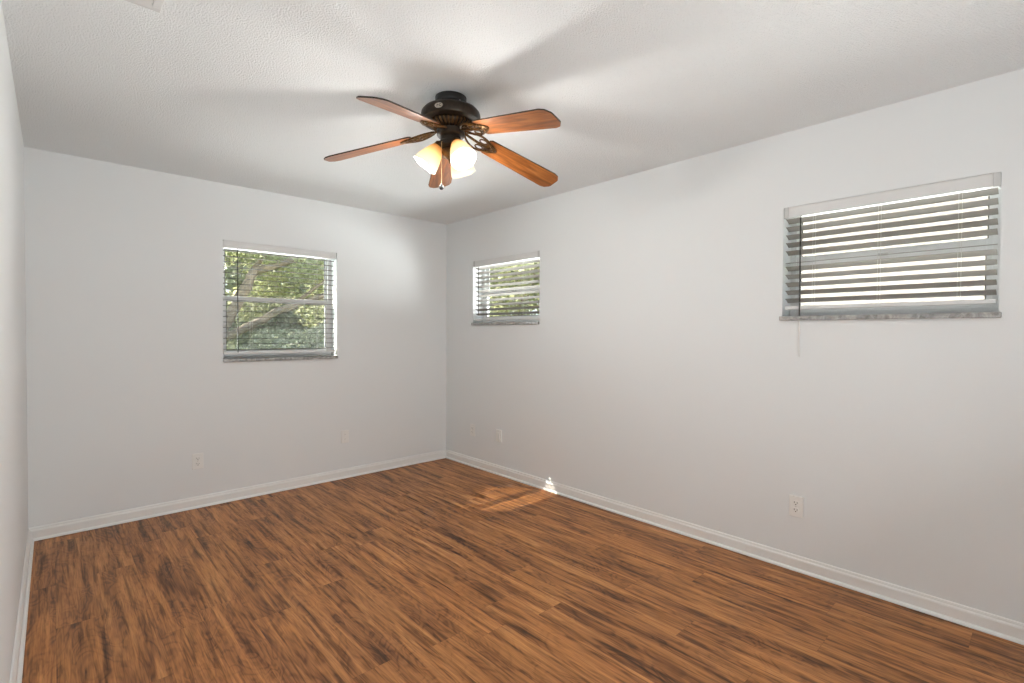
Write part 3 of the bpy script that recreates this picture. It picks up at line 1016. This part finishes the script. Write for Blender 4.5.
# grey-green shrubs below it
random.seed(5)
tree('dense grey green shrub under the oak limbs behind the back window', (3.4, 9.6, GZ),
     [((0, 0, -0.1), (-0.2, 0, 1.2), 0.05, 0.02), ((0, 0, 0), (0.5, 0.1, 1.3), 0.05, 0.02), ((0, 0, 0), (-0.6, 0.1, 1.0), 0.04, 0.02)],
     [(-0.9, 0, 0.8, 0.7), (0, 0, 1.1, 0.75), (0.8, 0.1, 1.0, 0.7), (-0.4, 0.1, 1.35, 0.45), (0.5, 0, 1.45, 0.4), (-1.4, 0.1, 0.7, 0.5)], 14000, 0.075, M['leaf_grey'], name='leafy_shrub', cat='shrub')
random.seed(6)
tree('pale low shrub left of the grey green one behind the back window', (2.15, 8.3, GZ),
     [((0, 0, -0.1), (-0.1, 0, 1.0), 0.04, 0.015), ((0, 0, 0), (0.25, 0.05, 0.9), 0.03, 0.012)],
     [(-0.3, 0, 0.7, 0.42), (0.25, 0, 0.75, 0.42), (-0.05, 0, 1.02, 0.42)], 6500, 0.075, M['leaf_grey'], name='leafy_shrub', cat='shrub')
# tall tree belt further back so that no bare sky shows
random.seed(8)
for i, (x, y, lab) in enumerate(((-1.0, 16.5, 'tall dusty tree left of the oak far behind the back window'),
                                 (5.2, 17.0, 'tall dusty tree straight behind the oak beyond the back window'),
                                 (11.4, 16.2, 'tall dusty tree right of the oak far behind the back window'))):
    tree(lab, (x, y, GZ), [((0, 0, -0.1), (0.1, 0, 3.2), 0.22, 0.10), ((0.1, 0, 2.4), (1.1, 0, 4.3), 0.1, 0.03), ((0.1, 0, 2.2), (-1.1, 0.2, 4.0), 0.1, 0.03)],
         [(0, 0, 4.6, 1.7), (-1.4, 0, 3.6, 1.5), (1.4, 0, 3.7, 1.5), (0.3, 0, 2.6, 1.5), (-1.2, 0, 1.6, 1.4), (1.3, 0, 1.6, 1.4), (0, -0.3, 1.0, 1.3)], 16000, 0.19, M['leaf_grey'], name='tall_tree')
# unseen tree added left of the house to block the lower sun rays
random.seed(9)
tree('unseen bushy tree added left of the back window to block low sun', (-1.6, 7.4, GZ),
     [((0, 0, -0.1), (0.1, 0, 3.0), 0.14, 0.09), ((0.1, 0, 2.8), (0.8, -0.2, 4.0), 0.08, 0.03), ((0.1, 0, 2.8), (-0.7, 0.1, 4.0), 0.08, 0.03)],
     [(0.0, 0, 3.92, 0.7), (0.7, -0.1, 3.9, 0.65), (-0.7, 0, 3.9, 0.65), (0.2, 0, 3.2, 0.6)], 16000, 0.11, M['leaf_bright'], name='sun_block_tree')

# neighbour's house beyond the right wall
nh = empty('neighbour_house', (7.6, 0.2, GZ))
tag(nh, 'cream stucco house wall glimpsed between the slats of the large blind', 'house')
bm = bmesh.new(); box(bm, 0, 5, -4.5, 3.3, -0.1, 3.4); mesh_obj('stucco_wall', bm, M['stucco'], nh)
bm = bmesh.new()
pts = [(-0.15, 3.4), (5.3, 3.4), (2.5, 4.9)]
A = [bm.verts.new((x, -5.0, z)) for x, z in pts]; B = [bm.verts.new((x, 3.8, z)) for x, z in pts]
bm.faces.new(A); bm.faces.new(B[::-1])
for i in range(3):
    j = (i + 1) % 3; bm.faces.new((A[i], B[i], B[j], A[j]))
mesh_obj('roof', bm, M['roof'], nh)

# fence in front of it and garden plants
bm = bmesh.new()
y = -3.0
while y < 10.5:
    box(bm, -0.011, 0.011, y, y + 0.138, 0.05, 1.72); y += 0.148
fence = empty('picket_fence', (6.6, 0.0, GZ))
tag(fence, 'pale board fence low behind the two windows of the right wall', 'fence')
mesh_obj('boards', bm, M['fence'], fence)
bm = bmesh.new()
for z in (0.35, 1.45): box(bm, 0.012, 0.05, -3.0, 10.5, z, z + 0.09)
mesh_obj('rails', bm, M['fence'], fence)
random.seed(12)
tree('green hedge plant peeking over the fence behind the large blind', (5.9, 1.55, GZ),
     [((0, 0, -0.1), (0, 0.1, 1.2), 0.03, 0.012), ((0, 0, 0), (0.1, -0.2, 1.3), 0.03, 0.012)],
     [(0, 0, 1.1, 0.45), (0, 0.35, 1.2, 0.42), (0.05, -0.35, 1.05, 0.42), (0, 0.05, 1.45, 0.33)], 4500, 0.07, M['leaf_dark'], name='hedge_plant', cat='shrub')
random.seed(13)
tree('leafy green tree seen through the upper slats of the small blind', (8.3, 8.6, GZ),
     [((0, 0, -0.1), (0, 0.1, 2.3), 0.16, 0.10), ((0, 0.1, 2.1), (0.3, 1.0, 3.6), 0.09, 0.03), ((0, 0.1, 2.1), (-0.2, -0.9, 3.6), 0.09, 0.03)],
     [(0, 0, 3.4, 1.3), (0, 1.3, 3.2, 1.2), (0, -1.3, 3.2, 1.2), (-0.2, 0.3, 2.4, 0.9), (0.3, 2.2, 2.6, 1.0), (0.2, -2.0, 2.7, 0.8), (1.5, 1.0, 3.6, 1.5), (1.5, -1.0, 2.4, 1.2)], 16000, 0.13, M['leaf_bright'], name='leafy_tree')
